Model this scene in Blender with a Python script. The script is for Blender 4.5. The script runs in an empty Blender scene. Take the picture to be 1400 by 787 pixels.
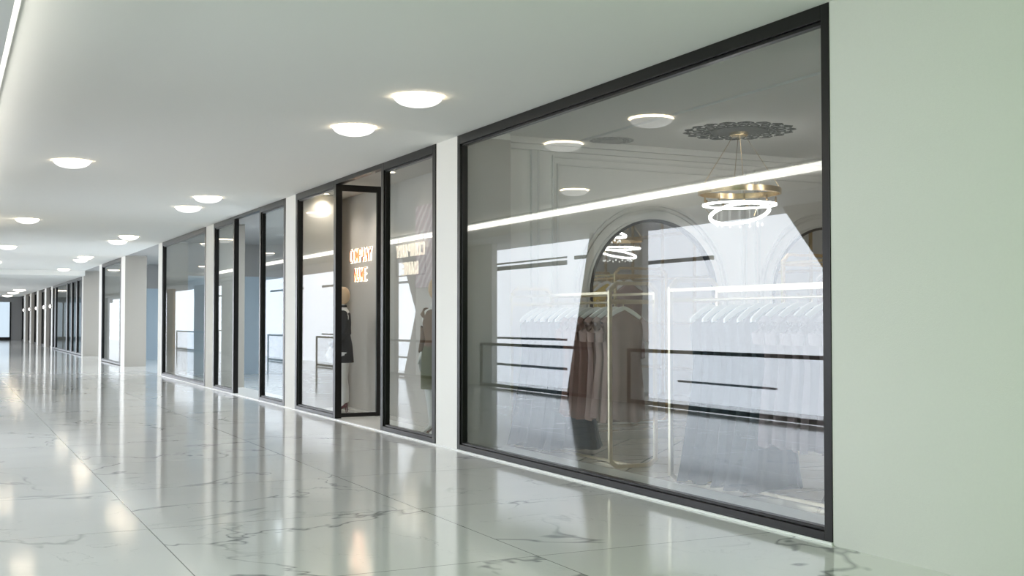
import bpy, bmesh, math, random
from mathutils import Vector, Matrix
random.seed(7)
S = bpy.context.scene
COL = S.collection
PI = math.pi

# ------------------------------------------------------------------ materials
def new_mat(name):
    m = bpy.data.materials.new(name); m.use_nodes = True
    nt = m.node_tree; nt.nodes.clear()
    out = nt.nodes.new('ShaderNodeOutputMaterial')
    return m, nt, out

def P(name, col, rough=.5, metal=0., noise=0., nscale=20., bump=0., bscale=60., spec=.5, sheen=0.):
    m, nt, out = new_mat(name)
    b = nt.nodes.new('ShaderNodeBsdfPrincipled')
    b.inputs['Base Color'].default_value = (*col, 1)
    b.inputs['Roughness'].default_value = rough
    b.inputs['Metallic'].default_value = metal
    b.inputs['Specular IOR Level'].default_value = spec
    if sheen: b.inputs['Sheen Weight'].default_value = sheen
    tc = nt.nodes.new('ShaderNodeTexCoord')
    if noise:
        n = nt.nodes.new('ShaderNodeTexNoise'); n.inputs['Scale'].default_value = nscale
        n.inputs['Detail'].default_value = 4
        nt.links.new(tc.outputs['Object'], n.inputs['Vector'])
        mx = nt.nodes.new('ShaderNodeMix'); mx.data_type = 'RGBA'
        mx.inputs[6].default_value = (*[c*(1-noise) for c in col], 1)
        mx.inputs[7].default_value = (*[min(1, c*(1+noise)) for c in col], 1)
        nt.links.new(n.outputs['Fac'], mx.inputs[0]); nt.links.new(mx.outputs[2], b.inputs['Base Color'])
    if bump:
        n2 = nt.nodes.new('ShaderNodeTexNoise'); n2.inputs['Scale'].default_value = bscale
        n2.inputs['Detail'].default_value = 3
        nt.links.new(tc.outputs['Object'], n2.inputs['Vector'])
        bp = nt.nodes.new('ShaderNodeBump'); bp.inputs['Strength'].default_value = bump
        bp.inputs['Distance'].default_value = .01
        nt.links.new(n2.outputs['Fac'], bp.inputs['Height']); nt.links.new(bp.outputs['Normal'], b.inputs['Normal'])
    nt.links.new(b.outputs[0], out.inputs[0])
    return m

def EM(name, col, strength, base=(.8, .8, .8)):
    m, nt, out = new_mat(name)
    b = nt.nodes.new('ShaderNodeBsdfPrincipled')
    b.inputs['Base Color'].default_value = (*base, 1); b.inputs['Roughness'].default_value = .4
    b.inputs['Emission Color'].default_value = (*col, 1); b.inputs['Emission Strength'].default_value = strength
    nt.links.new(b.outputs[0], out.inputs[0])
    return m

def math_node(nt, op, a, b=None, c=None):
    n = nt.nodes.new('ShaderNodeMath'); n.operation = op
    for i, v in enumerate((a, b, c)):
        if v is None: continue
        if isinstance(v, (int, float)): n.inputs[i].default_value = v
        else: nt.links.new(v, n.inputs[i])
    return n.outputs[0]

def GLASS(name, f0=.086, fg=.12, tint=(.9, .92, .92)):
    m, nt, out = new_mat(name)
    geo = nt.nodes.new('ShaderNodeNewGeometry')
    dot = nt.nodes.new('ShaderNodeVectorMath'); dot.operation = 'DOT_PRODUCT'
    nt.links.new(geo.outputs['Normal'], dot.inputs[0]); nt.links.new(geo.outputs['Incoming'], dot.inputs[1])
    c = math_node(nt, 'ABSOLUTE', dot.outputs['Value'])
    k = math_node(nt, 'SUBTRACT', 1.0, c)
    k5 = math_node(nt, 'POWER', k, 5.0)
    f = math_node(nt, 'MULTIPLY_ADD', k5, fg, f0)
    tr = nt.nodes.new('ShaderNodeBsdfTransparent'); tr.inputs[0].default_value = (*tint, 1)
    gl = nt.nodes.new('ShaderNodeBsdfGlossy'); gl.inputs['Roughness'].default_value = .0
    gl.inputs['Color'].default_value = (1, 1, 1, 1)
    mx = nt.nodes.new('ShaderNodeMixShader')
    nt.links.new(f, mx.inputs[0]); nt.links.new(tr.outputs[0], mx.inputs[1]); nt.links.new(gl.outputs[0], mx.inputs[2])
    nt.links.new(mx.outputs[0], out.inputs[0])
    return m

TILE, TX0, TY0 = 1.872, 1.21, 5.93
def marble():
    m, nt, out = new_mat('polished_marble')
    L = nt.links.new
    b = nt.nodes.new('ShaderNodeBsdfPrincipled')
    tc = nt.nodes.new('ShaderNodeTexCoord')
    sep = nt.nodes.new('ShaderNodeSeparateXYZ'); L(tc.outputs['Object'], sep.inputs[0])
    u = math_node(nt, 'DIVIDE', math_node(nt, 'SUBTRACT', sep.outputs['X'], TX0), TILE)
    v = math_node(nt, 'DIVIDE', math_node(nt, 'SUBTRACT', sep.outputs['Y'], TY0), TILE)
    fu, fv = math_node(nt, 'FLOOR', u), math_node(nt, 'FLOOR', v)
    du = math_node(nt, 'MINIMUM', math_node(nt, 'SUBTRACT', u, fu), math_node(nt, 'SUBTRACT', 1., math_node(nt, 'SUBTRACT', u, fu)))
    dv = math_node(nt, 'MINIMUM', math_node(nt, 'SUBTRACT', v, fv), math_node(nt, 'SUBTRACT', 1., math_node(nt, 'SUBTRACT', v, fv)))
    joint = math_node(nt, 'LESS_THAN', math_node(nt, 'MINIMUM', du, dv), .0019)
    cmb = nt.nodes.new('ShaderNodeCombineXYZ'); L(fu, cmb.inputs[0]); L(fv, cmb.inputs[1])
    wn = nt.nodes.new('ShaderNodeTexWhiteNoise'); wn.noise_dimensions = '3D'; L(cmb.outputs[0], wn.inputs['Vector'])
    off = nt.nodes.new('ShaderNodeVectorMath'); off.operation = 'MULTIPLY_ADD'
    L(wn.outputs['Color'], off.inputs[0]); off.inputs[1].default_value = (40, 40, 40); L(tc.outputs['Object'], off.inputs[2])
    # warped thin veins
    def veins(scale, width, dist, mscale, mlo, mhi):
        n = nt.nodes.new('ShaderNodeTexNoise'); n.inputs['Scale'].default_value = scale
        n.inputs['Detail'].default_value = 5; n.inputs['Roughness'].default_value = .55; n.inputs['Distortion'].default_value = dist
        L(off.outputs[0], n.inputs['Vector'])
        d = math_node(nt, 'ABSOLUTE', math_node(nt, 'SUBTRACT', n.outputs['Fac'], .5))
        line = math_node(nt, 'SUBTRACT', 1., math_node(nt, 'MINIMUM', math_node(nt, 'DIVIDE', d, width), 1.))
        n2 = nt.nodes.new('ShaderNodeTexNoise'); n2.inputs['Scale'].default_value = mscale; n2.inputs['Detail'].default_value = 2
        L(off.outputs[0], n2.inputs['Vector'])
        mr = nt.nodes.new('ShaderNodeMapRange'); L(n2.outputs['Fac'], mr.inputs[0])
        mr.inputs[1].default_value = mlo; mr.inputs[2].default_value = mhi
        return math_node(nt, 'MULTIPLY', line, mr.outputs[0])
    v1 = veins(.42, .0085, .7, .8, .42, .56)
    v2 = veins(1.3, .007, 1.0, 1.2, .50, .68)
    cl = nt.nodes.new('ShaderNodeTexNoise'); cl.inputs['Scale'].default_value = .8; cl.inputs['Detail'].default_value = 3
    L(off.outputs[0], cl.inputs['Vector'])
    base = nt.nodes.new('ShaderNodeMix'); base.data_type = 'RGBA'
    base.inputs[6].default_value = (.80, .80, .77, 1); base.inputs[7].default_value = (.92, .92, .89, 1)
    L(cl.outputs['Fac'], base.inputs[0])
    vs = math_node(nt, 'MINIMUM', math_node(nt, 'MULTIPLY_ADD', v2, .4, math_node(nt, 'MULTIPLY', v1, .8)), 1.)
    mv = nt.nodes.new('ShaderNodeMix'); mv.data_type = 'RGBA'; L(vs, mv.inputs[0]); L(base.outputs[2], mv.inputs[6])
    mv.inputs[7].default_value = (.20, .21, .21, 1)
    mj = nt.nodes.new('ShaderNodeMix'); mj.data_type = 'RGBA'; L(joint, mj.inputs[0]); L(mv.outputs[2], mj.inputs[6])
    mj.inputs[7].default_value = (.22, .22, .21, 1)
    L(mj.outputs[2], b.inputs['Base Color'])
    b.inputs['Roughness'].default_value = .09
    b.inputs['IOR'].default_value = 1.55
    # very gentle waviness of the polish
    wv = nt.nodes.new('ShaderNodeTexNoise'); wv.inputs['Scale'].default_value = 1.3; wv.inputs['Detail'].default_value = 1
    L(tc.outputs['Object'], wv.inputs['Vector'])
    bp = nt.nodes.new('ShaderNodeBump'); bp.inputs['Strength'].default_value = .05; bp.inputs['Distance'].default_value = .03
    L(wv.outputs['Fac'], bp.inputs['Height']); L(bp.outputs['Normal'], b.inputs['Normal'])
    L(b.outputs[0], out.inputs[0])
    return m

def lattice_floor():
    m, nt, out = new_mat('inlaid_shop_floor')
    L = nt.links.new
    b = nt.nodes.new('ShaderNodeBsdfPrincipled')
    tc = nt.nodes.new('ShaderNodeTexCoord'); sep = nt.nodes.new('ShaderNodeSeparateXYZ'); L(tc.outputs['Object'], sep.inputs[0])
    def lines(expr, period, w):
        u = math_node(nt, 'FRACT', math_node(nt, 'DIVIDE', expr, period))
        return math_node(nt, 'LESS_THAN', u, w/period)
    a = math_node(nt, 'ADD', sep.outputs['X'], sep.outputs['Y']); s = math_node(nt, 'SUBTRACT', sep.outputs['X'], sep.outputs['Y'])
    k = math_node(nt, 'MAXIMUM', lines(a, .85, .03), lines(s, .85, .03))
    k = math_node(nt, 'MAXIMUM', k, lines(sep.outputs['Y'], 1.2, .03))
    n = nt.nodes.new('ShaderNodeTexNoise'); n.inputs['Scale'].default_value = 2; L(tc.outputs['Object'], n.inputs['Vector'])
    c = nt.nodes.new('ShaderNodeMix'); c.data_type = 'RGBA'; L(n.outputs['Fac'], c.inputs[0])
    c.inputs[6].default_value = (.76, .71, .63, 1); c.inputs[7].default_value = (.86, .82, .75, 1)
    mx = nt.nodes.new('ShaderNodeMix'); mx.data_type = 'RGBA'; L(k, mx.inputs[0]); L(c.outputs[2], mx.inputs[6])
    mx.inputs[7].default_value = (.10, .09, .085, 1)
    L(mx.outputs[2], b.inputs['Base Color']); b.inputs['Roughness'].default_value = .15
    L(b.outputs[0], out.inputs[0]); return m

def canvas_mat():
    m, nt, out = new_mat('painted_canvas')
    L = nt.links.new
    b = nt.nodes.new('ShaderNodeBsdfPrincipled'); tc = nt.nodes.new('ShaderNodeTexCoord')
    mp = nt.nodes.new('ShaderNodeMapping'); mp.inputs['Rotation'].default_value = (.7, 0, 0); L(tc.outputs['Object'], mp.inputs[0])
    w = nt.nodes.new('ShaderNodeTexWave'); w.inputs['Scale'].default_value = 2.5; w.inputs['Distortion'].default_value = 5; w.inputs['Detail'].default_value = 3
    w.bands_direction = 'Z'; L(mp.outputs[0], w.inputs[0])
    r = nt.nodes.new('ShaderNodeValToRGB'); L(w.outputs['Fac'], r.inputs[0])
    r.color_ramp.elements[0].color = (.50, .46, .46, 1); r.color_ramp.elements[1].color = (.66, .63, .62, 1)
    e = r.color_ramp.elements.new(.45); e.color = (.60, .45, .47, 1)
    L(r.outputs[0], b.inputs['Base Color']); b.inputs['Roughness'].default_value = .7
    L(b.outputs[0], out.inputs[0]); return m

def concrete(name, c0, c1):
    m, nt, out = new_mat(name); L = nt.links.new
    b = nt.nodes.new('ShaderNodeBsdfPrincipled'); tc = nt.nodes.new('ShaderNodeTexCoord')
    n = nt.nodes.new('ShaderNodeTexNoise'); n.inputs['Scale'].default_value = 2.5; n.inputs['Detail'].default_value = 6
    L(tc.outputs['Object'], n.inputs[0])
    mx = nt.nodes.new('ShaderNodeMix'); mx.data_type = 'RGBA'; L(n.outputs['Fac'], mx.inputs[0])
    mx.inputs[6].default_value = (*c0, 1); mx.inputs[7].default_value = (*c1, 1)
    L(mx.outputs[2], b.inputs['Base Color']); b.inputs['Roughness'].default_value = .7
    L(b.outputs[0], out.inputs[0]); return m

M = dict(
    marble=marble(), lattice=lattice_floor(), canvas=canvas_mat(),
    ceiling=P('painted_ceiling', (.86, .86, .83), .9, noise=.03, nscale=150, bump=.15, bscale=180),
    wall=P('painted_wall', (.84, .83, .785), .8, noise=.02, nscale=90, bump=.12, bscale=150),
    tintwall=P('wall_with_light_tint', (.685, .675, .635), .8, noise=.02, nscale=60, bump=.12, bscale=150),  # near wall: tone of the light falling on it mixed into the colour
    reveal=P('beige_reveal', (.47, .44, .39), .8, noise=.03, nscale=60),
    shopwall=P('shop_wall', (.78, .765, .735), .8, noise=.02, nscale=40),
    warmwall=P('warm_display_wall', (.55, .52, .475), .8, noise=.02, nscale=30),
    bluewall=P('pale_blue_wall', (.52, .62, .70), .75, noise=.02, nscale=30),
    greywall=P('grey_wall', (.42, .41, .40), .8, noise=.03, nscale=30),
    shopceil=P('shop_ceiling', (.78, .77, .75), .9, noise=.02, nscale=60),
    mould=P('moulding_plaster', (.70, .69, .665), .6),
    frame=P('dark_bronze_metal', (.030, .029, .028), .28, .8, noise=.1, nscale=40),
    sill=P('white_sill_stone', (.85, .85, .82), .3),
    glass=GLASS('shop_glass'), railglass=GLASS('clear_glass', .028, .2, (.95, .96, .97)),
    gold=P('brushed_gold', (.78, .60, .36), .25, .95, noise=.06, nscale=30),
    palegold=P('pale_champagne_metal', (.86, .74, .54), .28, .9, noise=.05, nscale=30),
    chrome=P('mirror_silver', (.86, .86, .87), .02, 1.),
    dome=EM('lamp_diffuser', (1, .97, .92), 1.1), rim=EM('lamp_rim_glow', (1, .80, .54), 13),
    trimwhite=P('lamp_bezel', (.8, .8, .78), .5),
    led=EM('led_strip', (1, .97, .90), 5.2), ring=EM('led_ring', (1, .98, .95), 6),
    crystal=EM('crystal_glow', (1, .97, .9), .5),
    frost=EM('daylit_frosted_glazing', (.89, .93, 1.), 3.75, (.7, .72, .75)),
    greenfill=EM('green_fill_glow', (.66, 1., .63), 1.0, (.5, .6, .5)),  # added green glow, a fill for the near end
    frostblue=EM('daylit_blue_glazing', (.66, .80, .92), .75, (.5, .55, .6)),
    slat=P('grey_facade_bar', (.16, .18, .2), .6), slab=P('grey_slab_edge', (.55, .57, .6), .6),
    pier=P('grey_pier_plaster', (.70, .69, .67), .7, noise=.04, nscale=6),
    tanpier=concrete('tan_pier_render', (.42, .27, .14), (.52, .36, .22)),
    brown=concrete('brown_column_render', (.17, .12, .09), (.28, .20, .15)),
    railmetal=P('dark_rail_metal', (.035, .03, .03), .4, .6),
    hanger=P('white_hanger_lacquer', (.86, .86, .84), .35),
    slate=P('slate_blue_fabric', (.045, .062, .080), .85, noise=.2, nscale=14, bump=.3, bscale=200, sheen=.2),
    slate2=P('slate_grey_fabric', (.06, .075, .09), .85, noise=.2, nscale=14, bump=.3, bscale=200, sheen=.2),
    mauve=P('mauve_fabric', (.24, .175, .19), .85, noise=.15, nscale=12, bump=.3, bscale=200, sheen=.2),
    blush=P('blush_fabric', (.34, .225, .20), .85, noise=.15, nscale=12, bump=.3, bscale=200, sheen=.2),
    rust=P('russet_fabric', (.19, .095, .075), .85, noise=.2, nscale=12, bump=.3, bscale=200, sheen=.2),
    yellow=P('mustard_fabric', (.62, .42, .03), .85, noise=.12, nscale=12, sheen=.2),
    cream=P('cream_fabric', (.66, .56, .38), .85, noise=.1, nscale=12, sheen=.2),
    white_plastic=P('mannequin_white', (.82, .80, .76), .35), wood=P('mannequin_tan_head', (.72, .50, .30), .45, noise=.1, nscale=10),
    black=P('black_wool', (.018, .018, .02), .85), brownknit=P('brown_knit', (.20, .12, .075), .9, noise=.15, nscale=40),
    olive=P('olive_wool', (.13, .125, .065), .9, noise=.12, nscale=40), trouser=P('white_trousers', (.76, .75, .72), .8),
    wine=P('wine_leather', (.13, .025, .03), .3), tanleather=P('brown_leather', (.17, .08, .045), .35),
    plate=P('grey_plaster_ornament', (.07, .07, .068), .8),
    copper=P('copper_letter', (.72, .30, .16), .3, .9), halo=EM('letter_halo', (1, .88, .68), 5), softletter=EM('soft_lit_letter', (1, .84, .62), 2.2),
    dark=P('dark_gap', (.05, .05, .05), .8),
    skirt=P('dark_skirting', (.12, .12, .12), .6),
)

# ------------------------------------------------------------------ mesh helpers
class MB:
    def __init__(s): s.bm = bmesh.new()
    def box(s, x0, x1, y0, y1, z0, z1):
        v = [s.bm.verts.new(p) for p in ((x0,y0,z0),(x1,y0,z0),(x1,y1,z0),(x0,y1,z0),(x0,y0,z1),(x1,y0,z1),(x1,y1,z1),(x0,y1,z1))]
        for f in ((0,3,2,1),(4,5,6,7),(0,1,5,4),(1,2,6,5),(2,3,7,6),(3,0,4,7)): s.bm.faces.new([v[i] for i in f])
        return s
    def prism(s, pts, axis, a, b):
        # pts: 2D outline; axis 0: (y,z) along x; 1: (x,z) along y; 2: (x,y) along z
        def mk(p, t): return {0:(t,p[0],p[1]), 1:(p[0],t,p[1]), 2:(p[0],p[1],t)}[axis]
        A = [s.bm.verts.new(mk(p,a)) for p in pts]; B = [s.bm.verts.new(mk(p,b)) for p in pts]
        n = len(pts); s.bm.faces.new(A); s.bm.faces.new(B[::-1])
        for i in range(n): s.bm.faces.new((A[i],B[i],B[(i+1)%n],A[(i+1)%n]))
        return s
    def rings(s, rs, cap=True, closed=False):
        V = [[s.bm.verts.new(p) for p in r] for r in rs]; n = len(rs[0])
        m = len(V)
        for k in range(m if closed else m-1):
            for i in range(n):
                s.bm.faces.new((V[k][i], V[k][(i+1)%n], V[(k+1)%m][(i+1)%n], V[(k+1)%m][i]))
        if cap and not closed: s.bm.faces.new(V[0][::-1]); s.bm.faces.new(V[-1])
        return s
    def lathe(s, prof, cx=0, cy=0, n=32, cap=True):
        return s.rings([[(cx+r*math.cos(2*PI*i/n), cy+r*math.sin(2*PI*i/n), z) for i in range(n)] for r, z in prof], cap)
    def tube(s, pts, r, n=8, closed=False, flat=1.0):
        pts = [Vector(p) for p in pts]; R = []; m = len(pts)
        for i, p in enumerate(pts):
            if closed: d = pts[(i+1)%m]-pts[i-1]
            else: d = pts[min(i+1,m-1)]-pts[max(i-1,0)]
            d.normalize()
            up = Vector((0,0,1)) if abs(d.z) < .95 else Vector((1,0,0))
            a = d.cross(up).normalized(); b = a.cross(d).normalized()
            rr = r[i] if isinstance(r, (list, tuple)) else r
            R.append([p + a*rr*math.cos(2*PI*k/n) + b*rr*flat*math.sin(2*PI*k/n) for k in range(n)])
        return s.rings(R, True, closed)
    def ell(s, c, rx, ry, rz, n=16, m=10):
        R = []
        for j in range(1, m):
            t = PI*j/m
            R.append([(c[0]+rx*math.sin(t)*math.cos(2*PI*i/n), c[1]+ry*math.sin(t)*math.sin(2*PI*i/n), c[2]-rz*math.cos(t)) for i in range(n)])
        return s.rings(R)
    def build(s, name, mat, parent=None, smooth=False, bevel=0, loc=None, rotz=0):
        bmesh.ops.recalc_face_normals(s.bm, faces=s.bm.faces)
        me = bpy.data.meshes.new(name); s.bm.to_mesh(me); s.bm.free()
        me.materials.append(M[mat] if isinstance(mat, str) else mat)
        if smooth:
            for p in me.polygons: p.use_smooth = True
            try: me.set_sharp_from_angle(angle=math.radians(50))
            except Exception: pass
        o = bpy.data.objects.new(name, me); COL.objects.link(o)
        if parent: o.parent = parent
        if loc: o.location = loc
        o.rotation_euler.z = rotz
        if bevel:
            b = o.modifiers.new('bevel', 'BEVEL'); b.width = bevel; b.segments = 2; b.limit_method = 'ANGLE'
        return o

def tag(o, label=None, cat=None, group=None, kind=None):
    if label: o['label'] = label
    if cat: o['category'] = cat
    if group: o['group'] = group
    if kind: o['kind'] = kind
    return o
def empty(name, loc=(0,0,0), rz=0):
    o = bpy.data.objects.new(name, None); COL.objects.link(o); o.location = loc; o.rotation_euler.z = rz; return o
def st(o, label=None): o['kind'] = 'structure'; (label and tag(o, label)); return o
def copy_tree(o, parent=None):
    c = o.copy(); COL.objects.link(c)
    if parent: c.parent = parent
    for ch in list(o.children): copy_tree(ch, c)
    return c
ORD = ['first','second','third','fourth','fifth','sixth','seventh','eighth','ninth','tenth','eleventh','twelfth','thirteenth']

# ------------------------------------------------------------------ layout constants (metres; camera at x=0,y=0)
XW, XT = 4.83, 5.45          # shopfront face, back of the shopfront piers
H = 3.30                     # corridor ceiling
YE = 90.                     # end of the corridor

# ------------------------------------------------------------------ floor, ceiling
st(MB().box(-1.5, 5.44, -8, YE+2, -.2, 0).box(5.44, 13, 11.5, YE+2, -.2, 0).build('floor', 'marble'))
st(MB().box(5.44, 13, 1.5, 11.5, -.2, 0.0).build('floor_shop', 'lattice'))
st(MB().box(5.42, 5.46, 1.9, 11.28, -.01, .006).build('trim_1', 'sill'))
st(MB().box(-.5, 4.84, -8, 47, H, H+.2).box(-.5, 4.84, 47, YE+2, 3.1, 3.5).build('ceiling', 'ceiling'))

# ------------------------------------------------------------------ shopfront: near wall, piers
st(MB().box(XW, XT, -8, 5.42, 0, H+.2).build('wall_right', 'tintwall'))
PIERS = [(11.10,11.70),(17.32,17.93),(23.32,24.12),(29.40,30.02),(35.95,36.85),(41.6,42.4),(47.5,47.95),
         (61.6,62.5),(65.6,66.8),(71.3,72.6),(77.2,78.6),(82.8,84.6)]
for a, b in PIERS:
    st(MB().box(XW, XT, a+.012, b-.012, 0, H+.2).build('wall_pier', 'wall'))
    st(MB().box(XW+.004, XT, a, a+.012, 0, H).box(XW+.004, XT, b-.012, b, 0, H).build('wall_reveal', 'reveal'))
# a white sill line under the shopfront
st(MB().box(XW-.012, XT, 5.42, 29.4, 0, .016).build('trim_2', 'sill'))

# ------------------------------------------------------------------ shopfront windows
wn = [0]
def window(y0, y1, zt=H, fw=.07, fb=.055, glass=True, x0=XW-.008, x1=XW+.085, bars=()):
    wn[0] += 1
    z0 = .016
    f = MB()
    f.box(x0, x1, y0, y0+fw, z0, zt).box(x0, x1, y1-fw, y1, z0, zt)
    f.box(x0, x1, y0+fw, y1-fw, z0, z0+fb).box(x0, x1, y0+fw, y1-fw, zt-.095, zt)
    for yb in bars: f.box(x0, x1, yb-.05, yb+.05, z0+fb, zt-.095)
    # thin glazing bead
    g = .022
    f.box(x0+.02, x1-.012, y0+fw, y0+fw+g, z0+fb, zt-.095).box(x0+.02, x1-.012, y1-fw-g, y1-fw, z0+fb, zt-.095)
    f.box(x0+.02, x1-.012, y0+fw, y1-fw, z0+fb, z0+fb+g).box(x0+.02, x1-.012, y0+fw, y1-fw, zt-.095-g, zt-.095)
    r = st(f.build('window_%d' % wn[0], 'frame', bevel=.004))
    MB().box(XW+.037, XW+.043, y0+fw, y1-fw, z0+fb, zt-.095).build('pane', 'glass', r)
    return r
window(5.42, 11.10)                    # the big display window
window(11.70, 13.46, fw=.09)           # right of the open door
window(15.29, 17.32, fw=.10)           # left of the open door
window(17.93, 19.58, fw=.09)
window(21.50, 23.32, fw=.09)
window(24.12, 29.40, fw=.09)
window(36.85, 41.60, fw=.12)
window(47.95, 49.9, 3.1, fw=.14); window(49.9, 52.0, 3.1, fw=.16); window(52.0, 54.0, 3.1, fw=.16)
window(54.0, 60.0, 3.1, fw=.3); window(60.0, 61.6, 3.1, fw=.3)
# head beams above the two doorways without doors closed
st(MB().box(XW-.008, XW+.085, 13.46, 15.29, H-.06, H).build('trim_3', 'frame'))
st(MB().box(XW-.008, XW+.085, 19.58, 21.50, H-.05, H).build('trim_4', 'frame'))

# open glass door leaf, standing square into the shop
d = st(MB().box(4.865, 4.905, 15.30, 15.345, .03, 3.24).box(5.425, 5.485, 15.30, 15.345, .03, 3.24)
       .box(4.905, 5.425, 15.30, 15.345, .03, .085).box(4.905, 5.425, 15.30, 15.345, 3.15, 3.24).build('door_1', 'frame', bevel=.004))
MB().box(4.905, 5.425, 15.319, 15.325, .085, 3.15).build('pane', 'railglass', d)
h = MB(); h.tube([(5.45, 15.375, .95), (5.45, 15.375, 1.35)], .011); h.tube([(5.45,15.375,1.0),(5.45,15.34,1.0)], .007); h.tube([(5.45,15.375,1.3),(5.45,15.34,1.3)], .007)
h.build('door_handle', 'frame', d, smooth=True)

# ------------------------------------------------------------------ shop rooms
# shop behind the big window
ZC = 3.37
st(MB().box(12, 12.2, 1.5, 11.5, 0, 3.6).build('wall_shop_back', 'shopwall'))
st(MB().box(XT, 12.2, 1.5, 1.7, 0, 3.6).build('wall_shop_near', 'shopwall'))
st(MB().box(XT, 12.2, 11.3, 11.5, 0, 3.6).build('wall_shop_partition', 'shopwall'))
st(MB().box(XW, 6.33, 5.42, 11.3, ZC, 3.6).box(XT, 6.33, 1.7, 5.42, ZC, 3.6).box(6.41, 12, 1.7, 11.3, ZC, 3.6).box(6.33, 6.41, 1.7, 11.3, 3.52, 3.6)
   .build('ceiling_shop', 'shopceil'))
# cornice and panel mouldings on the partition (one structure)
c = MB()
for k, (w, z0, z1) in enumerate(((.10, 3.30, 3.37), (.05, 3.24, 3.30))): c.box(5.47, 12, 11.3-w, 11.3, z0, z1)
c.box(5.79, 5.81, 11.26, 11.3, 0, 3.24).box(5.81, 5.87, 11.275, 11.3, 0, 3.24).box(5.87, 5.89, 11.26, 11.3, 0, 3.24)
def rect_frame(x0, x1, z0, z1, w, dpt):
    c.box(x0, x0+w, 11.3-dpt, 11.3, z0, z1).box(x1-w, x1, 11.3-dpt, 11.3, z0, z1)
    c.box(x0+w, x1-w, 11.3-dpt, 11.3, z1-w, z1).box(x0+w, x1-w, 11.3-dpt, 11.3, z0, z0+w)
for x0, x1 in ((6.06, 8.74), (8.86, 11.6)):
    rect_frame(x0, x1, .12, 3.2, .025, .02); rect_frame(x0+.06, x1-.06, .18, 3.11, .02, .03)
c.box(5.47, 12, 11.27, 11.3, 0, .1)
st(c.build('trim_5', 'mould', bevel=.003))
def arch_pts(cx, r, z0, n=28, foot=0.):
    return [(cx-r, foot)] + [(cx - r*math.cos(PI*i/n), z0 + r*math.sin(PI*i/n)) for i in range(n+1)] + [(cx+r, foot)]
def arch_band(cx, r0, r1, zs, y0, y1, name, mat):
    a, b = arch_pts(cx, r1, zs), arch_pts(cx, r0, zs)
    m = MB(); V = []
    for (p, q) in zip(a, b):
        V.append([(p[0], y0, p[1]), (p[0], y1, p[1]), (q[0], y1, q[1]), (q[0], y0, q[1])])
    m.rings(V)
    return m
for k, cx in enumerate((7.40, 9.98)):
    where = ('nearest the shop window', 'further into the shop, beside the window\'s right edge')[k]
    root = empty('arched_mirror', (cx, 11.3, 0))
    tag(root, ('tall arched mirror set in the panelled wall, the one seen behind the tan clothes rail',
               'tall arched mirror on the panelled wall, cut off by the big window\'s right edge')[k], 'mirror', 'arched wall mirrors')
    pts = arch_pts(0, .845, 1.66, foot=.1)
    MB().prism(pts, 1, -.012, -.002).build('mirror_glass', 'chrome', root)
    arch_band(0, .845, .875, 1.66, -.05, 0, 'inner', '').build('mirror_edge', 'dark', root)
    for r0, r1, dp in ((.875, .90, .035), (.985, 1.0, .03), (1.03, 1.055, .04)):
        arch_band(0, r0, r1, 1.66, -dp, 0, 'm', '').build('arch_moulding', 'mould', root)

# shop two: shallow warm display with back wall
st(MB().box(5.76, 5.9, 11.5, 17.95, 0, 3.5).build('wall_display_back', 'warmwall'))
st(MB().box(XT, 5.9, 17.93, 18.05, 0, 3.5).box(XT, 5.76, 11.5, 11.62, 0, 3.5).build('wall_display_side', 'warmwall'))
st(MB().box(XW, 5.9, 11.7, 17.93, H+.02, 3.5).build('ceiling_display', 'warmwall'))
# shops further along: pale blue rooms
st(MB().box(8.6, 8.8, 18.05, YE, 0, 2.72).build('wall_blue_back', 'bluewall'))
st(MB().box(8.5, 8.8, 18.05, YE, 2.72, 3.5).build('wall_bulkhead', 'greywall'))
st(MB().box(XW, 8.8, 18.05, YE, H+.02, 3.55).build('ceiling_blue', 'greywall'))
for y in (29.6, 42.0, 62., 78.):
    st(MB().box(XT, 8.6, y, y+.15, 0, 2.5).build('wall_shop_divider', 'bluewall'))
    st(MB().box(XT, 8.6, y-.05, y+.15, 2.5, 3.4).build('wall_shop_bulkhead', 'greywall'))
# far closed shop bays between the last piers
for a, b in ((62.5,65.6),(66.8,71.3),(72.6,77.2),(78.6,82.8),(84.6,89.9)):
    wn[0] += 1
    r = st(MB().box(5.0, 5.08, a, a+.3, 0, 3.1).box(5.0, 5.08, b-.3, b, 0, 3.1).box(5.0, 5.08, a, b, 3.0, 3.1).box(5.0, 5.08, a, b, 0, .08).build('window_%d' % wn[0], 'frame'))
    MB().box(5.03, 5.04, a+.3, b-.3, .08, 3.0).build('pane', 'glass', r)
# end of corridor: daylit glazing in a header and wall
st(MB().box(-1.5, 9, YE, YE+.2, 2.72, 3.6).box(4.3, 9, YE, YE+.2, 0, 2.72).build('wall_end', 'greywall'))
wn[0] += 1
r = st(MB().box(-.5, 4.3, YE-.06, YE, 0, .22).box(4.2, 4.3, YE-.06, YE, .22, 2.72).box(1.9, 2.0, YE-.06, YE, .22, 2.72).build('window_%d' % wn[0], 'frame'))
MB().box(-.5, 4.2, YE-.02, YE-.01, .22, 2.72).build('pane', 'frostblue', r)

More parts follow.
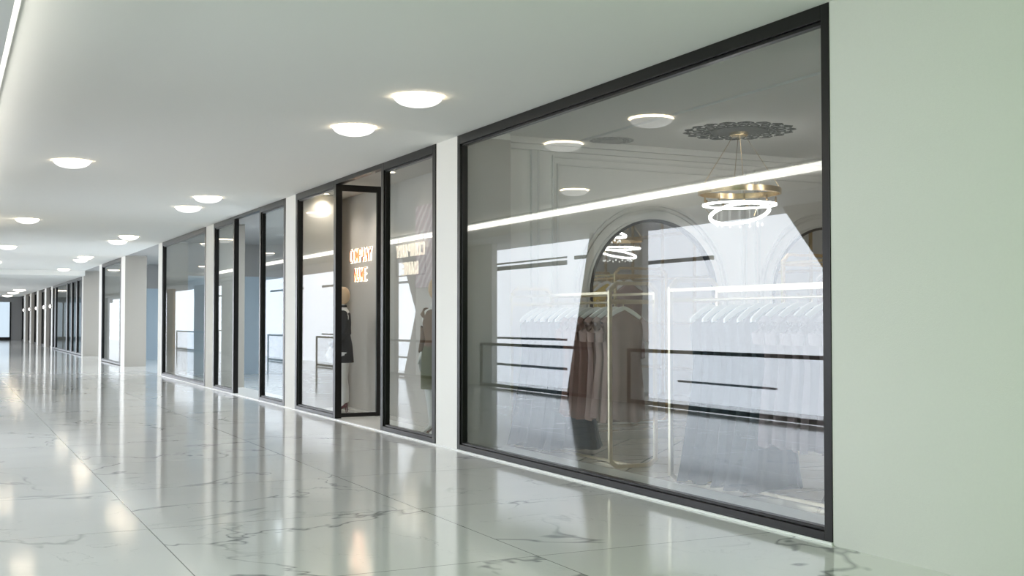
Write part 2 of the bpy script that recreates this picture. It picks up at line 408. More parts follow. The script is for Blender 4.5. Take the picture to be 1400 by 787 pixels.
# ------------------------------------------------------------------ opposite side of the corridor (seen in the glass)
XO = -.48
st(MB().box(-1.6, .30, 4.2, YE, 2.97, 3.5).build('wall_bulkhead_opposite', 'pier'))
st(MB().box(.30, .32, 4.6, YE-.5, 3.165, 3.262).build('trim_6', 'led'))
st(MB().box(.30, .39, 4.6, YE-.5, 3.268, 3.30).build('trim_7', 'ceiling'))  # lip added to keep the strip's light off the ceiling beside it
OP = [(5.2,15.94),(17.5,21.7),(26.0,27.5),(28.1,30.0),(31.,36.3),(37.,45.8),(47.8,50.9),(53.6,59.0),(60.8,74.),(78.5,84.5)]
segs = [(4.2, 5.2)] + [(OP[i][1], OP[i+1][0]) for i in range(len(OP)-1)] + [(84.5, YE)]
for i, (a, b) in enumerate(segs):
    st(MB().box(-.60, XO, a, b, 0, 2.97).build('wall_opposite', {1:'wall',2:'wall',4:'wall',5:'brown',7:'tanpier',8:'tanpier'}.get(i, 'pier')))
# near end: added glowing green panel, out of view, tinting the light by the camera
wn[0] += 1
r = MB()
for y in (-7.9, -4.9, -1.9, 1.1, 4.1): r.box(-.56, -.48, y-.05, y+.05, 0, H)
r.box(-.56, -.48, -7.9, 4.1, 0, .1).box(-.56, -.48, -7.9, 4.1, H-.1, H)
r = st(r.build('window_%d' % wn[0], 'frame'))  # frame made up to hold the green fill panel
MB().box(-.54, -.52, -7.9, 4.1, .1, H-.1).build('pane', 'greenfill', r)
st(MB().box(-.6, XW, -8.2, -8, 0, 3.5).build('wall_behind', 'wall'))

# balustrades
def railing(y0, y1, label, posts):
    r = empty('glass_railing', (XO+.07, y0, 0)); tag(r, label, 'railing', 'glass railings along the atrium edge')
    L = y1-y0
    MB().box(-.025, .025, 0, L, .85, .905).build('top_rail', 'railmetal', r, bevel=.004)
    MB().box(-.025, .025, .04, L-.04, .01, .075).build('bottom_rail', 'railmetal', r, bevel=.004)
    for p in posts:
        MB().box(-.025, .025, p, p+.045, 0, .86).build('post', 'railmetal', r, bevel=.003)
    MB().box(-.005, .005, .045, L-.045, .065, .86).build('glass_panel', 'railglass', r)
railing(5.3, 16.27, 'dark framed glass railing mirrored behind the long slate dresses in the big window', (0, 10.97-.045))
railing(17.45, 22.1, 'dark framed glass railing mirrored in the left half of the big window', (0, 4.65-.045))
railing(24.4, 29.6, 'dark framed glass railing mirrored in the pane beside the olive skirted mannequin', (0, 5.2-.045))
railing(31.0, 34.05, 'dark framed glass railing mirrored in the pane left of the open door', (0, 3.05-.045))
railing(36.6, 39.9, 'dark framed glass railing mirrored in the pane right of the blue doorway', (0, 3.3-.045))
railing(48.0, 57.5, 'dark framed glass railing mirrored in the wide far window', (0, 9.5-.045))

# slanted brown columns behind the balustrade
def column(pts, label):
    y0 = sum(p[0] for p in pts)/len(pts)
    o = MB().prism([(p[0]-y0, p[1]) for p in pts], 0, -.35, .35).build('slanted_column', 'brown', bevel=.02, loc=(-1.2, y0, 0))
    tag(o, label, 'column', 'slanted brown columns across the corridor')
column([(19.17,0),(18.29,2.97),(17.48,2.97),(18.16,0)], 'leaning brown column mirrored behind the tan clothes rail in the big window')
column([(12.1,0),(11.4,1.35),(12.90,2.97),(8.6,2.97),(10.1,1.35),(9.4,0)], 'brown hourglass column mirrored at the right edge of the big window')
column([(27.8,0),(26.98,1.6),(27.96,2.97),(24.4,2.97),(25.6,1.6),(25.0,0)], 'brown hourglass column mirrored in the pane beside the open door')

# opposite atrium facade: daylit frosted glazing with slab bands and bars
XF = -10.3
wn[0] += 1
f = MB()
def hb(y0, y1, z, t): f.box(XF, XF+.06, y0, y1, z-t/2, z+t/2)
for y0, y1, z, t in ((36.2,43.5,3.65,.06),(36.2,42.8,3.46,.16),(36.2,43.5,.69,.08),(36.2,43.5,-.36,.09),(33.4,35.6,3.6,.13),
                     (27.4,31.6,3.2,.12),(24.6,29.2,-.46,.06),(45.,54.5,3.24,.11),(45.,54.5,-.39,.08),(58.,66.,3.4,.12),(70.,78.,3.4,.12),(84.,95.,3.4,.12),
                     (58.,66.,.6,.08),(84.,95.,.6,.08)):
    hb(y0, y1, z, t)
r = st(f.build('window_%d' % wn[0], 'slat'))
MB().box(XF-.1, XF-.02, -8, 230, -1.2, 8.).build('pane', 'frost', r)
st(MB().box(XF-.3, XF-.02, -8, 230, -5, -1.2).build('wall_atrium', 'slab'))
st(MB().box(XF-.3, -1.5, -8, 230, -5.2, -5).build('floor_atrium', 'slab'))
st(MB().box(-1.5, -1.3, -8, YE, -5, -.2).build('wall_slab_edge', 'slab'))
st(MB().box(-1.5, 5, -8.1, -8, 0, 3.5).build('wall_behind_camera', 'wall'))

# ------------------------------------------------------------------ ceiling lights
def ceiling_light():
    r = empty('ceiling_light')
    n = 32
    MB().lathe([(.10, 0), (.10, -.012), (.185, -.012), (.185, 0)], n=n).build('mount', 'trimwhite', r, smooth=True)
    MB().lathe([(.205, -.003), (.214, -.009), (.207, -.016)], n=n).build('glow_rim', 'rim', r, smooth=True)
    MB().lathe([(.205, -.02), (.207, -.026), (.19, -.045), (.155, -.066), (.10, -.082), (.04, -.09), (.004, -.091)], n=n).build('diffuser', 'dome', r, smooth=True)
    return r
LT = [((3.67,9.30,H),'round glowing ceiling light nearest the camera, above the pillar by the big window'),
      ((3.67,11.05,H),'round glowing ceiling light just beyond the nearest one, above the open door'),
      ((1.37,14.9,H),'round glowing ceiling light alone on the left, largest of the left row'),
      ((3.70,18.35,H),'round glowing ceiling light, right one of the middle pair'),
      ((3.72,20.1,H),'round glowing ceiling light, left one of the middle pair'),
      ((1.40,23.8,H),'round glowing ceiling light second along the left row'),
      ((1.46,32.7,H),'round glowing ceiling light third along the left row, near the left picture edge'),
      ((3.78,27.6,H),'round glowing ceiling light, right one of the small overlapping pair above the recess'),
      ((3.77,29.4,H),'round glowing ceiling light, left one of the small overlapping pair above the recess'),
      ((3.82,37.0,H),'round glowing ceiling light, nearer one of the smaller overlapping pair'),
      ((3.87,38.9,H),'round glowing ceiling light, further one of the smaller overlapping pair'),
      ((3.98,46.0,H),'round glowing ceiling light, last before the ceiling drops'),
      ((1.46,41.5,H),'round glowing ceiling light fourth along the left row'),
      ((3.75,69.9,3.1),'round glowing ceiling light on the lowered far ceiling, nearest of three'),
      ((3.76,76.8,3.1),'round glowing ceiling light on the lowered far ceiling, middle of three'),
      ((3.86,86.0,3.1),'round glowing ceiling light on the lowered far ceiling, furthest of three')]
cl0 = ceiling_light()
for i, (p, lab) in enumerate(LT):
    o = cl0 if i == 0 else copy_tree(cl0)
    o.location = p; tag(o, lab, 'ceiling light', 'round corridor ceiling lights')
    if p[2] < 3.2: o.scale = (1.5, 1.5, 1.2)

# wall sconces on the far piers
def sconce():
    r = empty('wall_sconce')
    MB().box(-.03, 0, -.07, .07, -.1, .1).build('back_plate', 'frame', r)
    MB().ell((-.07, 0, 0), .07, .10, .10).build('lamp_globe', 'dome', r, smooth=True)
    return r
s0 = sconce()
for i, y in enumerate((62.05, 66.2, 71.95, 77.9, 83.7)):
    o = s0 if i == 0 else copy_tree(s0)
    o.location = (XW-.0, y, 2.1); tag(o, 'small bright wall lamp on a far white pillar, %s from the right' % ORD[i], 'wall lamp', 'wall lamps on the far pillars')

# ------------------------------------------------------------------ clothes racks
def rack(name, y0, y1, x0, x1, zt, zr, mat, label):
    r = empty(name, ((x0+x1)/2, y0, 0)); tag(r, label, 'clothes rack')
    hw = (x1-x0)/2; L = y1-y0; t = .017; ch = .07
    def bar(a, b, w=t):
        a, b = Vector(a), Vector(b); dd = (b-a).normalized(); up = Vector((0,1,0)) if abs(dd.y) < .9 else Vector((0,0,1))
        s1 = dd.cross(up).normalized()*w; s2 = dd.cross(s1).normalized()*w
        return [[p+s1+s2, p-s1+s2, p-s1-s2, p+s1-s2] for p in (a, b)]
    for y in (0., L):
        m = MB()
        pts = [(-hw, y, ch), (-hw, y, zt-ch), (-hw+ch, y, zt), (hw-ch, y, zt), (hw, y, zt-ch), (hw, y, ch), (hw-ch, y, .02), (-hw+ch, y, .02)]
        secs = []
        m2 = []
        for k, p in enumerate(pts):
            p = Vector(p); prv = Vector(pts[k-1]); nxt = Vector(pts[(k+1) % 8])
            d = ((nxt-p).normalized()+(p-prv).normalized()).normalized(); nrm = d.cross(Vector((0,1,0))).normalized()
            q = nrm*t*1.08; w = Vector((0,t,0))
            m2.append([p+q+w, p-q+w, p-q-w, p+q-w])
        m.rings(m2, False, True)
        m.build('end_frame', mat, r, bevel=.003)
    for x in (-hw, hw):
        m = MB(); m.rings(bar((x, 0, zt-ch-.02), (x, L, zt-ch-.02), .012)); m.build('top_rail', mat, r)
    m = MB(); m.tube([(0, 0, zr), (0, L, zr)], .011); m.box(-hw, hw, -.009, .009, zr-.02, zr+.02); m.box(-hw, hw, L-.009, L+.009, zr-.02, zr+.02); m.build('hanging_rail', mat, r, smooth=True)
    m = MB(); m.rings(bar((0, 0, .02), (0, L, .02), .012)); m.build('base_rail', mat, r)
    return r
rack('clothes_rack', 9.08, 11.12, 5.47, 5.96, 1.70, 1.53, 'palegold', 'champagne metal clothes rack with tan and rose garments behind the middle of the big window')
rack('clothes_rack', 5.9, 8.10, 5.47, 5.96, 1.70, 1.53, 'palegold', 'champagne metal clothes rack with long slate dresses behind the right part of the big window')
rack('clothes_rack', 8.2, 9.6, 7.9, 8.7, 2.05, 1.95, 'gold', 'tall gold clothes rack with mustard dress, seen in the arched mirror')

def hanger_mesh():
    r = empty('clothes_hanger')
    m = MB()
    pts = [(-.21, 0, -.145), (-.17, 0, -.115), (-.09, 0, -.062), (-.03, 0, -.035), (0, 0, -.030), (.03, 0, -.035), (.09, 0, -.062), (.17, 0, -.115), (.21, 0, -.145)]
    secs = []
    for i, p in enumerate(pts):
        w = .011; hgt = .026 if 0 < i < 8 else .017
        secs.append([(p[0], -w, p[2]-hgt), (p[0], w, p[2]-hgt), (p[0], w, p[2]+hgt*.75), (p[0], -w, p[2]+hgt*.75)])
    m.rings(secs); m.build('shoulder_bar', 'hanger', r, bevel=.004)
    MB().tube([(-.195, 0, -.15), (.195, 0, -.15)], .0055, 6).build('trouser_bar', 'hanger', r, smooth=True)
    hk = [(0, 0, -.03)] + [(0, 0, .0)] + [(.018*math.sin(a)-0, 0, .022-.0-.018*math.cos(a)+.012) for a in [PI*k/8 for k in range(0, 11)]]
    MB().tube(hk, .0035, 6).build('hook', 'palegold', r, smooth=True)
    return r
def garment(profile, k, amp, seed, sleeves=None):
    # profile: (z, half width along x, half depth along y)
    rnd = random.Random(seed); n = 44; R = []
    ph = [rnd.uniform(0, 6.28) for _ in range(4)]
    ztop, zbot = profile[0][0], profile[-1][0]
    prof = []
    for (a, b) in zip(profile, profile[1:]):
        steps = max(1, int((a[0]-b[0])/.07))
        for q in range(steps):
            f = q/steps; prof.append(tuple(a[i]+(b[i]-a[i])*f for i in range(3)))
    prof.append(profile[-1])
    for j, (z, hx, hy) in enumerate(prof):
        fall = (ztop-z)/(ztop-zbot); ring = []
        for i in range(n):
            t = 2*PI*i/n; ct, sn = math.cos(t), math.sin(t)
            x = hx*math.copysign(abs(ct)**.75, ct); y = hy*math.copysign(abs(sn)**.8, sn)
            rip = amp*(.25+fall)*(math.sin(k*t+ph[0]+1.3*fall)*.6+math.sin((k*1.7)*t+ph[1])*.4)
            x *= 1+rip*.25; y += rip*hy*1.1 + .008*math.sin(7*fall+ph[2]) 
            drop = .11*(abs(x)/.21) if fall < .02 else (.11*(abs(x)/.21)*max(0, 1-fall*9))
            hem = .02*math.sin(3*t+ph[3])*(1 if j == len(prof)-1 else 0)
            ring.append((x, y, max(.006, z-drop+hem) if False else z-drop+hem))
        R.append(ring)
    m = MB(); m.rings(R)
    if sleeves:
        sl, sr = sleeves
        for sgn in (-1, 1):
            pts = [(sgn*.17, 0, -.13), (sgn*.215, 0, -.17), (sgn*.245, .01, -.17-sl*.5), (sgn*.235, .02, -.17-sl)]
            m.tube(pts, [sr*.9, sr, sr*1.15, sr*1.0], 10, flat=.6)
    me_o = m
    return me_o
HR = 1.53-.028          # hanger origin: hook crown sits over the rail
def put(kind, mb, mat, loc, label, cat, group, rz=0):
    o = mb.build(kind, mat, smooth=True, loc=loc, rotz=rz); tag(o, label, cat, group); return o
hg0 = hanger_mesh(); used = [False]
def hang(loc, label, group, rz):
    o = hg0 if not used[0] else copy_tree(hg0); used[0] = True
    o.location = loc; o.rotation_euler.z = rz; tag(o, label, 'clothes hanger', group); return o
long_dress = [(-.045,.06,.018),(-.06,.15,.026),(-.16,.205,.030),(-.30,.195,.04),(-.5,.17,.042),(-.8,.20,.043),(-1.1,.24,.046),(-1.33,.28,.048),(-1.435,.31,.05)]
mid_dress = [(-.045,.06,.018),(-.06,.15,.024),(-.16,.21,.028),(-.32,.20,.035),(-.48,.18,.04),(-.75,.20,.043),(-1.08,.22,.046)]
blouse = [(-.045,.06,.018),(-.06,.15,.024),(-.16,.215,.030),(-.32,.205,.040),(-.50,.20,.045),(-.70,.205,.05)]
# rack with tan and rose garments (far to near = left to right in the photo)
X1 = 5.715
n1 = 12
for i in range(n1):
    y = 10.98 - i*.158
    rz = math.radians(random.uniform(-5, 5))
    hang((X1, y, HR), 'white wooden hanger, %s from the left on the tan and rose rack' % ORD[i], 'hangers on the tan and rose rack', rz)
    if i < 4:
        put('long_dress', garment(long_dress, 7, .5, 10+i), 'slate2', (X1, y, HR), 'long slate dress, %s garment from the left on the tan and rose rack' % ORD[i], 'dress', 'garments on the tan and rose rack', rz)
    elif i < 6:
        put('long_dress', garment(long_dress, 7, .5, 10+i), 'slate', (X1, y, HR), 'long dark hemmed dress, %s garment from the left on the tan and rose rack' % ORD[i], 'dress', 'garments on the tan and rose rack', rz)
    elif i < 9:
        put('dress', garment(mid_dress, 6, .5, 30+i, (.16, .05)), 'rust', (X1, y, HR), 'russet short sleeved dress, %s garment from the left on the tan and rose rack' % ORD[i], 'dress', 'garments on the tan and rose rack', rz)
    else:
        put('dress', garment(mid_dress, 6, .4, 50+i, (.17, .055)), 'blush', (X1, y, HR), 'blush rose short sleeved dress, %s garment from the left on the tan and rose rack' % ORD[i], 'dress', 'garments on the tan and rose rack', rz)
for i in range(12):
    y = 7.86 - i*.155
    rz = math.radians(random.uniform(-5, 5))
    hang((X1, y, HR), 'white wooden hanger, %s from the left on the slate dress rack' % ORD[i], 'hangers on the slate dress rack', rz)
    if i < 6:
        put('long_dress', garment(long_dress, 8, .45, 70+i), 'slate' if i % 2 else 'slate2', (X1, y, HR), 'floor length slate blue dress, %s garment from the left on the slate dress rack' % ORD[i], 'dress', 'garments on the slate dress rack', rz)
    else:
        put('dress', garment(mid_dress, 6, .4, 90+i, (.15, .055)), 'mauve', (X1, y, HR), 'knee length mauve dress, %s garment from the left on the slate dress rack' % ORD[i], 'dress', 'garments on the slate dress rack', rz)
for i, (y, mt, nm) in enumerate(((8.45,'cream','cream'),(8.72,'yellow','mustard yellow'),(9.05,'mauve','mauve'),(9.3,'blush','rose'))):
    hang((8.3, y, 1.95-.028), 'white hanger holding the %s dress seen in the arched mirror' % nm, 'hangers on the tall gold rack', 0)
    put('dress', garment(mid_dress, 6, .4, 120+i), mt, (8.3, y, 1.95-.028), '%s dress on the tall gold rack seen in the arched mirror' % nm, 'dress', 'garments on the tall gold rack')

# gold shelving frame on the shop's back wall (seen in the mirror)
r = empty('gold_shelving', (11.9, 6.0, 0)); tag(r, 'tall gold shelving frame on the back wall, seen in the arched mirror', 'shelving')
for y in (-3, -2, -1, 0, 1, 2, 3):
    MB().box(-.22, -.18, y-.02, y+.02, 0, 3.2).build('upright', 'gold', r)
for z in (.5, 1.3, 2.1, 2.9):
    MB().box(-.3, .0, -3, 3, z, z+.03).build('shelf', 'gold', r)

# ------------------------------------------------------------------ chandeliers and ceiling ornament
def ring_mb(R, w, h, n=64):
    return MB().rings([[((R+dx)*math.cos(2*PI*i/n), (R+dx)*math.sin(2*PI*i/n), dz) for dx, dz in ((-w/2,-h/2),(w/2,-h/2),(w/2,h/2),(-w/2,h/2))] for i in range(n)], False, True)
def chandelier(loc):
    r = empty('chandelier', loc)
    MB().lathe([(.10, 0), (.10, -.05), (.085, -.06), (.01, -.06)], n=32).build('canopy', 'gold', r, smooth=True)
    for k in range(4):
        a = PI/4+k*PI/2
        MB().tube([(.06*math.cos(a), .06*math.sin(a), -.05), (.42*math.cos(a), .42*math.sin(a), -.62)], .003, 6).build('cable', 'gold', r)
    ring_mb(.425, .02, .058).build('upper_ring', 'gold', r, smooth=True, loc=(0, 0, -.65))
    m2 = ring_mb(.375, .028, .02).build('middle_ring', 'ring', r, smooth=True, loc=(0, 0, -.79))
    for k in range(9):
        a = 2*PI*k/9
        MB().lathe([(.010, .012), (.010, .075), (.006, .08)], .375*math.cos(a), .375*math.sin(a), n=10).build('candle_pin', 'gold', m2, smooth=True)
    m3 = ring_mb(.31, .032, .022).build('lower_ring', 'ring', r, smooth=True, loc=(0, 0, -.88))
    m3.rotation_euler = (math.radians(-16), math.radians(2), 0)
    for k in range(3):
        a = 2*PI*k/3+.4
        MB().tube([(.375*math.cos(a), .375*math.sin(a), -.79), (.31*math.cos(a), .31*math.sin(a), -.88)], .004, 6).build('strut', 'gold', r)
    for k in range(14):
        a = 2*PI*k/14
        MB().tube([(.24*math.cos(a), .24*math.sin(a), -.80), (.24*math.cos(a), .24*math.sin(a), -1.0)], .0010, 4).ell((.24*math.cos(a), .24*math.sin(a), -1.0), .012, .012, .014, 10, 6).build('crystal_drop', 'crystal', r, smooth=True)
    return r
c1 = chandelier((7.54, 9.86, ZC)); tag(c1, 'gold and white ring chandelier hanging under the lace ceiling rose in the big window', 'chandelier', 'ring chandeliers')
c2 = copy_tree(c1); c2.location = (10.2, 5.9, ZC); tag(c2, 'glowing ring chandelier seen in the arched mirror behind the clothes rail', 'chandelier', 'ring chandeliers')

def medallion(loc, s, label, mat='plate'):
    r = empty('ceiling_medallion', loc); r.scale = (s, s, 1); tag(r, label, 'ceiling ornament')
    MB().lathe([(.30, 0), (.30, -.012), (.26, -.02), (.12, -.022), (.01, -.022)], n=48).build('centre_disc', mat, r, smooth=True)
    m = MB(); z = -.006
    N = 18
    for k in range(N):
        a = 2*PI*k/N
        def pt(rr, da): return (rr*math.cos(a+da), rr*math.sin(a+da), z)
        for rc, rad in ((.35, .045), (.44, .045), (.535, .034)):
            cx, cy, _ = pt(rc, 0 if rc != .44 else PI/N)
            m.tube([(cx+rad*math.cos(t), cy+rad*math.sin(t), z) for t in [2*PI*q/12 for q in range(12)]], .0075, 6, True, .6)
        # scroll
        m.tube([pt(.31+.25*q/10, .09*math.sin(q*.75)) for q in range(11)], .006, 6, False, .6)
        m.tube([pt(.585-.010*abs(q-5), (q-5)*.03) for q in range(11)], .008, 6, False, .6)
    m.build('lace_border', mat, r, smooth=True)
    return r
medallion((7.54, 9.86, ZC), 1.0, 'large dark lace ceiling rose above the ring chandelier')
medallion((6.66, 11.0, ZC), .42, 'small lace ceiling ornament where the ceiling groove meets the panelled wall', 'greywall')

# ------------------------------------------------------------------ lit lettering
GLY = {  # strokes on a 0..1 x 0..1 grid
 'C': [[(1,.85),(.75,1),(.25,1),(0,.8),(0,.2),(.25,0),(.75,0),(1,.15)]],
 'O': [[(.25,0),(0,.2),(0,.8),(.25,1),(.75,1),(1,.8),(1,.2),(.75,0),(.25,0)]],
 'M': [[(0,0),(0,1),(.5,.3),(1,1),(1,0)]], 'P': [[(0,0),(0,1),(.8,1),(1,.85),(1,.6),(.8,.45),(0,.45)]],
 'A': [[(0,0),(.5,1),(1,0)],[(.2,.35),(.8,.35)]], 'N': [[(0,0),(0,1),(1,0),(1,1)]], 'Y': [[(0,1),(.5,.5),(1,1)],[(.5,.5),(.5,0)]],
 'E': [[(1,0),(0,0),(0,1),(1,1)],[(0,.52),(.8,.52)]]}
def sign(name, lines, h, lw, gap, t, mat_face, label, loc, rz, depth=.05):
    # text runs along local +x, faces local -y
    r = empty(name, loc, rz); tag(r, label, 'sign', 'lit company name signs')
    for word, z0 in lines:
        W = len(word)*lw+(len(word)-1)*gap
        for i, chr_ in enumerate(word):
            x0 = -W/2+i*(lw+gap)
            m = MB(); hl = MB()
            for strk in GLY[chr_]:
                for p, q in zip(strk, strk[1:]):
                    a = Vector((x0+p[0]*lw, 0, z0+p[1]*h)); b = Vector((x0+q[0]*lw, 0, z0+q[1]*h))
                    dd = (b-a).normalized(); nn = Vector((-dd.z, 0, dd.x))*t/2; ex = dd*t*.4
                    for mm, y0, y1, g in ((m, -depth, -.012, 1.), (hl, -.010, -.002, 1.35)):
                        V = [a-ex*g+nn*g, b+ex*g+nn*g, b+ex*g-nn*g, a-ex*g-nn*g]
                        mm.prism([(v.x, v.z) for v in V], 1, y0, y1)
            o = m.build('letter', mat_face, r)
            hl.build('halo_light', 'halo', o)
    return r
# faces -x (towards corridor): text must run toward -y when seen from the corridor
sign('company_sign', (('COMPANY', .075), ('NAME', -.225)), .19, .100, .052, .017, 'copper',
     'copper backlit sign reading COMPANY NAME on the warm wall behind the open door', (5.758, 16.95, 2.2), -PI/2, .024)
s2 = sign('company_sign', (('COMPANY', .13), ('NAME', -.28)), .27, .16, .095, .022, 'softletter',
     'glowing COMPANY NAME letters across the corridor, mirrored in the pane beside the open door', (.36, 24.2, 2.68), PI/2, .04)
for yy in (-.85, .85):
    MB().tube([(yy*.9, -.006, .12), (yy*.9, -.006, .62)], .006, 6).build('hanging_rod', 'frame', s2)
MB().box(-.9, .9, -.012, .0, .10, .125).box(-.9, .9, -.012, .0, -.31, -.285).box(-.9, -.88, -.012, 0, -.31, .125).box(.88, .9, -.012, 0, -.31, .125).build('carrier_rail', 'frame', s2)

# artwork
r = empty('canvas_artwork', (5.755, 13.85, 2.35)); tag(r, 'pink and white striped abstract canvas hung high on the wall beside the open door', 'artwork')
MB().box(-.04, 0, -.72, .72, -.55, .55).build('canvas', 'canvas', r)
# display downlights in shop two
def downlight():
    r = empty('recessed_downlight')
    MB().lathe([(.085, 0), (.09, -.006), (.07, -.010), (.065, -.002)], n=24).build('bezel', 'trimwhite', r, smooth=True)
    MB().lathe([(.06, -.001), (.06, -.006), (.005, -.007)], n=24).build('lamp', 'rim', r, smooth=True)
    return r
dl0 = downlight()
for i, (x, y) in enumerate(((5.25, 12.6), (5.25, 14.3), (5.25, 16.2), (5.25, 17.2))):  # last one added for more light on the sign wall
    o = dl0 if i == 0 else copy_tree(dl0)
    o.location = (x, y, H+.02); tag(o, 'small warm recessed downlight over the mannequin display, %s from the right' % ORD[i], 'downlight', 'downlights over the mannequin display')

# ------------------------------------------------------------------ mannequins
def body_skin(root, bend):
    me = bpy.data.meshes.new('body'); V = []; E = []; Rr = []
    def add(p, r, par=None):
        V.append(p); Rr.append(r); i = len(V)-1
        if par is not None: E.append((par, i))
        return i
    # faces -y
    pel = add((0, 0, .97), (.145, .10))
    w = add((0, .0, 1.12), (.105, .08), pel); ch = add((0, -.01, 1.29), (.135, .10), w); sh = add((0, .01, 1.43), (.12, .075), ch)
    nk = add((0, 0, 1.51), (.05, .05), sh); hd0 = add((0, -.01, 1.58), (.052, .055), nk)
    for s in (-1, 1):
        hp = add((s*.09, 0, .90), (.098, .10), pel); th = add((s*.095, -.01, .72), (.082, .085), hp)
        kn = add((s*.09, -.015, .50), (.053, .055), th); cf = add((s*.088, .015, .36), (.050, .055), kn)
        an = add((s*.085, .02, .13), (.031, .034), cf); ball = add((s*.088, -.07, .055), (.032, .024), an); add((s*.09, -.135, .03), (.022, .014), ball)
        a0 = add((s*.17, .01, 1.41), (.055, .055), sh); el = add((s*.235, .04, 1.15), (.036, .038), a0)
        y = -.15 if s == bend else -.02
        wr = add((s*.215, y, .95), (.024, .026), el)
        pm = add((s*.213, y-.02, .89), (.022, .034), wr); kn_ = add((s*.212, y-.03, .835), (.018, .036), pm)
        for k in range(4):
            yy = y-.045+.020*k+.004; ln = (.062, .074, .070, .054)[k]
            f1 = add((s*.213, yy, .80), (.0085, .0085), kn_); f2 = add((s*.208, yy+.002, .80-ln*.5), (.0078, .0078), f1)
            add((s*.198, yy+.004, .80-ln), (.0062, .0062), f2)
        t1 = add((s*.205, y-.055, .865), (.010, .010), pm); add((s*.198, y-.075, .825), (.008, .008), t1)
    me.from_pydata(V, E, []); me.update()
    me.materials.append(M['white_plastic'])
    o = bpy.data.objects.new('body', me); COL.objects.link(o); o.parent = root
    sk = o.modifiers.new('skin', 'SKIN'); sk.use_smooth_shade = True
    if not me.skin_vertices:
        # create the skin layer through bmesh
        bm = bmesh.new(); bm.from_mesh(me); bm.verts.layers.skin.verify(); bm.to_mesh(me); bm.free()
    for i, v in enumerate(me.skin_vertices[0].data):
        v.radius = Rr[i]; v.use_root = (i == 0)
    ss = o.modifiers.new('sub', 'SUBSURF'); ss.levels = ss.render_levels = 2
    return o
def loft(prof, n=36, fold=0., k=9):
    R = []
    for z, cx, cy, rx, ry in prof:
        R.append([(cx+rx*math.cos(2*PI*i/n)*(1+fold*math.sin(k*2*PI*i/n)), cy+ry*math.sin(2*PI*i/n)*(1+fold*math.sin(k*2*PI*i/n)), z) for i in range(n)])
    return MB().rings(R)
def head(root):
    n = 28; R = []
    for j in range(1, 18):
        t = PI*j/18; z = 1.695-.125*math.cos(t); ring = []
        jaw = 1-.28*max(0, (1.67-z)/.1)
        for i in range(n):
            a = 2*PI*i/n; x = .076*math.sin(t)**.85*math.cos(a)*jaw; y = .098*math.sin(t)**.85*math.sin(a)
            if y < 0:
                y *= (1-.10*max(0, (1.65-z)/.08))
                if abs(x) < .018 and 1.645 < z < 1.70: y -= .018*(1-(z-1.645)/.06)*(1-abs(x)/.02)      # nose
                if .015 < abs(x) < .045 and 1.70 < z < 1.725: y += .007                                # eye sockets
                if abs(x) < .03 and 1.612 < z < 1.628: y -= .004                                        # lips
            ring.append((x, y, z))
        R.append(ring)
    return MB().rings(R).build('head', 'wood', root, smooth=True)
def shoe(root, s, mat):
    m = MB(); x = s*.088
    R = []
    for y, z, w, hgt in ((-.175, .008, .012, .010), (-.15, .012, .032, .02), (-.09, .030, .038, .032), (-.03, .075, .033, .03), (.03, .115, .031, .035), (.055, .125, .026, .03)):
        R.append([(x+w*math.cos(2*PI*i/12), y, z+hgt*math.sin(2*PI*i/12)*.9) for i in range(12)])
    m.rings(R); m.tube([(x, .045, .115), (x, .055, .05), (x, .06, .003)], [.016, .007, .006], 8)
    return m.build('shoe', mat, root, smooth=True)
def sleeve(root, s, mat, end, bend):
    y = -.15 if s == bend else -.02
    m = MB().tube([(s*.135, .01, 1.43), (s*.18, .012, 1.39), (s*.215, .03, 1.26), (s*.238, .04, 1.15)] + ([(s*.228, y*.5+.02, 1.05), (s*.217, y*.93, .965)] if end else []), [.07, .068, .055, .05, .045, .042][:6 if end else 4], 14)
    return m.build('sleeve', mat, root, smooth=True)
def mannequin(loc, rz, label, kind):
    root = empty('mannequin', loc, rz); tag(root, label, 'mannequin', 'display mannequins'); 
    bend = 1
    body_skin(root, bend); head(root)
    if kind == 'black':
        loft([(1.465,0,.005,.09,.07),(1.43,0,.01,.165,.095),(1.30,0,-.01,.172,.125),(1.12,0,0,.135,.105),(.97,0,0,.175,.135),(.80,0,0,.19,.15),(.73,0,0,.195,.155)]).build('jacket', 'black', root, smooth=True)
        MB().lathe([(.056, 1.525), (.06, 1.54), (.056, 1.555)], 0, -.005, 24).build('collar_band', 'black', root, smooth=True)
        for s in (-1, 1): sleeve(root, s, 'black', True, bend); shoe(root, s, 'wine')
        for s in (-1, 1):
            MB().tube([(s*.09,0,.88),(s*.095,-.01,.7),(s*.09,-.012,.5),(s*.087,.012,.34),(s*.086,.018,.16)], [.10,.092,.07,.066,.062], 16).build('trouser_leg', 'trouser', root, smooth=True)
    else:
        loft([(1.475,0,.005,.08,.066),(1.43,0,.01,.165,.095),(1.30,0,-.01,.17,.125),(1.12,0,0,.135,.105),(1.0,0,0,.165,.125)]).build('sweater', 'brownknit', root, smooth=True)
        loft([(1.06,0,0,.145,.112),(.97,0,0,.182,.138),(.80,0,0,.195,.15),(.55,0,0,.19,.15)], fold=.012).build('skirt', 'olive', root, smooth=True)
        loft([(1.075,0,0,.148,.115),(1.045,0,0,.152,.12)]).build('belt', 'tanleather', root, smooth=True)
        for s in (-1, 1): sleeve(root, s, 'brownknit', True, bend); shoe(root, s, 'tanleather')
    root.scale = (1.02, 1.02, 1.02)
    return root
mannequin((5.27, 16.33, .0), math.radians(-80-35), 'mannequin in a black jacket, white trousers and wine heels behind the open door', 'black')
mannequin((5.16, 12.50, .0), math.radians(-70), 'mannequin in brown sweater and olive skirt beside the pillar left of the big window', 'olive')

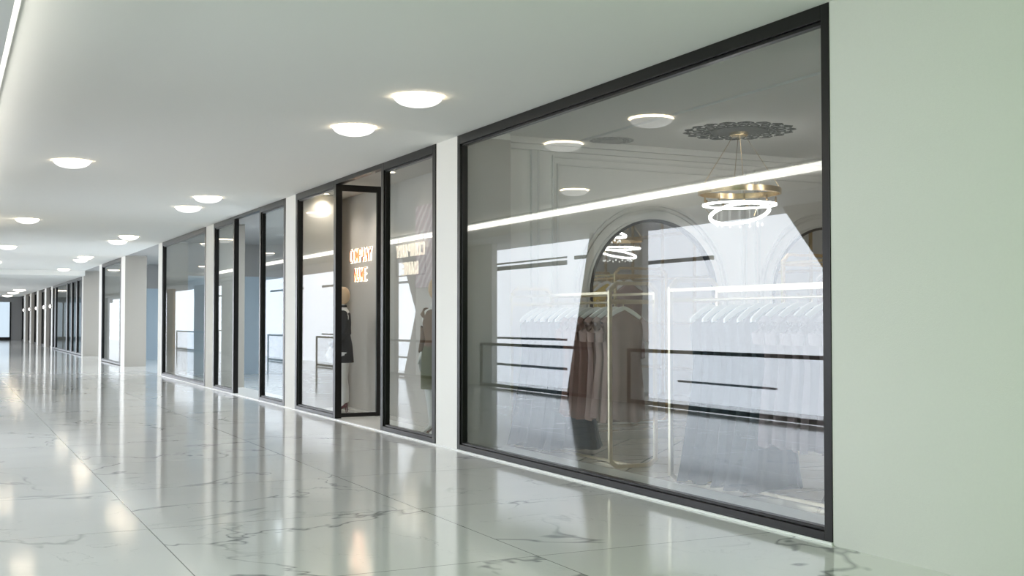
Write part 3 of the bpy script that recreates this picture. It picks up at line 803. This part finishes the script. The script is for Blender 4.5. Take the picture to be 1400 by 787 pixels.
# ------------------------------------------------------------------ lights
def area(name, loc, rot, sx, sy, power, col):
    l = bpy.data.lights.new(name, 'AREA'); l.shape = 'RECTANGLE'; l.size = sx; l.size_y = sy; l.energy = power; l.color = col
    o = bpy.data.objects.new(name, l); COL.objects.link(o); o.location = loc; o.rotation_euler = rot; return o
def pointl(name, loc, power, col, r=.1):
    l = bpy.data.lights.new(name, 'POINT'); l.energy = power; l.color = col; l.shadow_soft_size = r
    o = bpy.data.objects.new(name, l); COL.objects.link(o); o.location = loc; return o
def spot(name, loc, e, col, size=2.4):
    l = bpy.data.lights.new(name, 'SPOT'); l.energy = e; l.color = col; l.spot_size = size; l.spot_blend = .8; l.shadow_soft_size = .06
    o = bpy.data.objects.new(name, l); COL.objects.link(o); o.location = loc; return o
for p in ((6.9, 7.2, ZC-.01), (7.6, 10.2, ZC-.01), (9.6, 4.8, ZC-.01), (10.4, 8.6, ZC-.01)):
    spot('shop_fill_spot', p, 17, (1, .95, .88))  # added fill spots without fixtures, lighting the shop interior
for px in (6.6, 9.6):
    o = spot('wall_fill_spot', (px, 4.2, 3.2), 150, (1, .95, .88), 1.0)  # added fill spots that brighten the upper partition wall
    o.rotation_euler = (Vector((px*.6+3.0, 11.3, 3.45))-Vector((px, 4.2, 3.2))).to_track_quat('-Z', 'Y').to_euler()
for y, e in ((12.6, 10), (14.3, 12), (16.2, 45), (17.2, 35)):  # last spot added to brighten the wall by the sign
    l = bpy.data.lights.new('downlight_lamp', 'SPOT'); l.energy = e; l.color = (1, .90, .78); l.spot_size = 2.3; l.spot_blend = .8; l.shadow_soft_size = .05
    o = bpy.data.objects.new('downlight_lamp', l); COL.objects.link(o); o.location = (5.25, y, H)
area('room_fill_area', (7.2, 22, 3.27), (0, 0, 0), 1.2, 7, 170, (.86, .93, 1))  # this and the next two: added fills brightening the blue rooms
area('room_fill_area', (7.2, 34, 3.27), (0, 0, 0), 1.2, 8, 170, (.86, .93, 1))
area('room_fill_area', (7.2, 48, 3.27), (0, 0, 0), 1.2, 10, 200, (.86, .93, 1))


w = bpy.data.worlds.new('World'); S.world = w; w.use_nodes = True
bg = w.node_tree.nodes['Background']; bg.inputs[0].default_value = (.80, .90, 1.0, 1); bg.inputs[1].default_value = .5

# ------------------------------------------------------------------ camera
cam = bpy.data.cameras.new('Camera'); co = bpy.data.objects.new('Camera', cam); COL.objects.link(co)
cam.sensor_fit = 'HORIZONTAL'; cam.sensor_width = 36; cam.lens = 1576/1400*36; cam.clip_start = .02; cam.clip_end = 500
yaw, pitch = math.atan(776/1576), math.atan(45.5/1576)
co.location = (0, 0, 1.35); co.rotation_euler = (PI/2+pitch, 0, -yaw)
S.camera = co
S.view_settings.view_transform = 'Standard'; S.view_settings.look = 'None'; S.view_settings.gamma = 1; S.view_settings.exposure = .17
S.view_settings.use_curve_mapping = False
S.cycles.max_bounces = 10; S.cycles.diffuse_bounces = 5; S.cycles.glossy_bounces = 5; S.cycles.transparent_max_bounces = 40
S.cycles.use_denoising = True
S.cycles.sample_clamp_indirect = 8
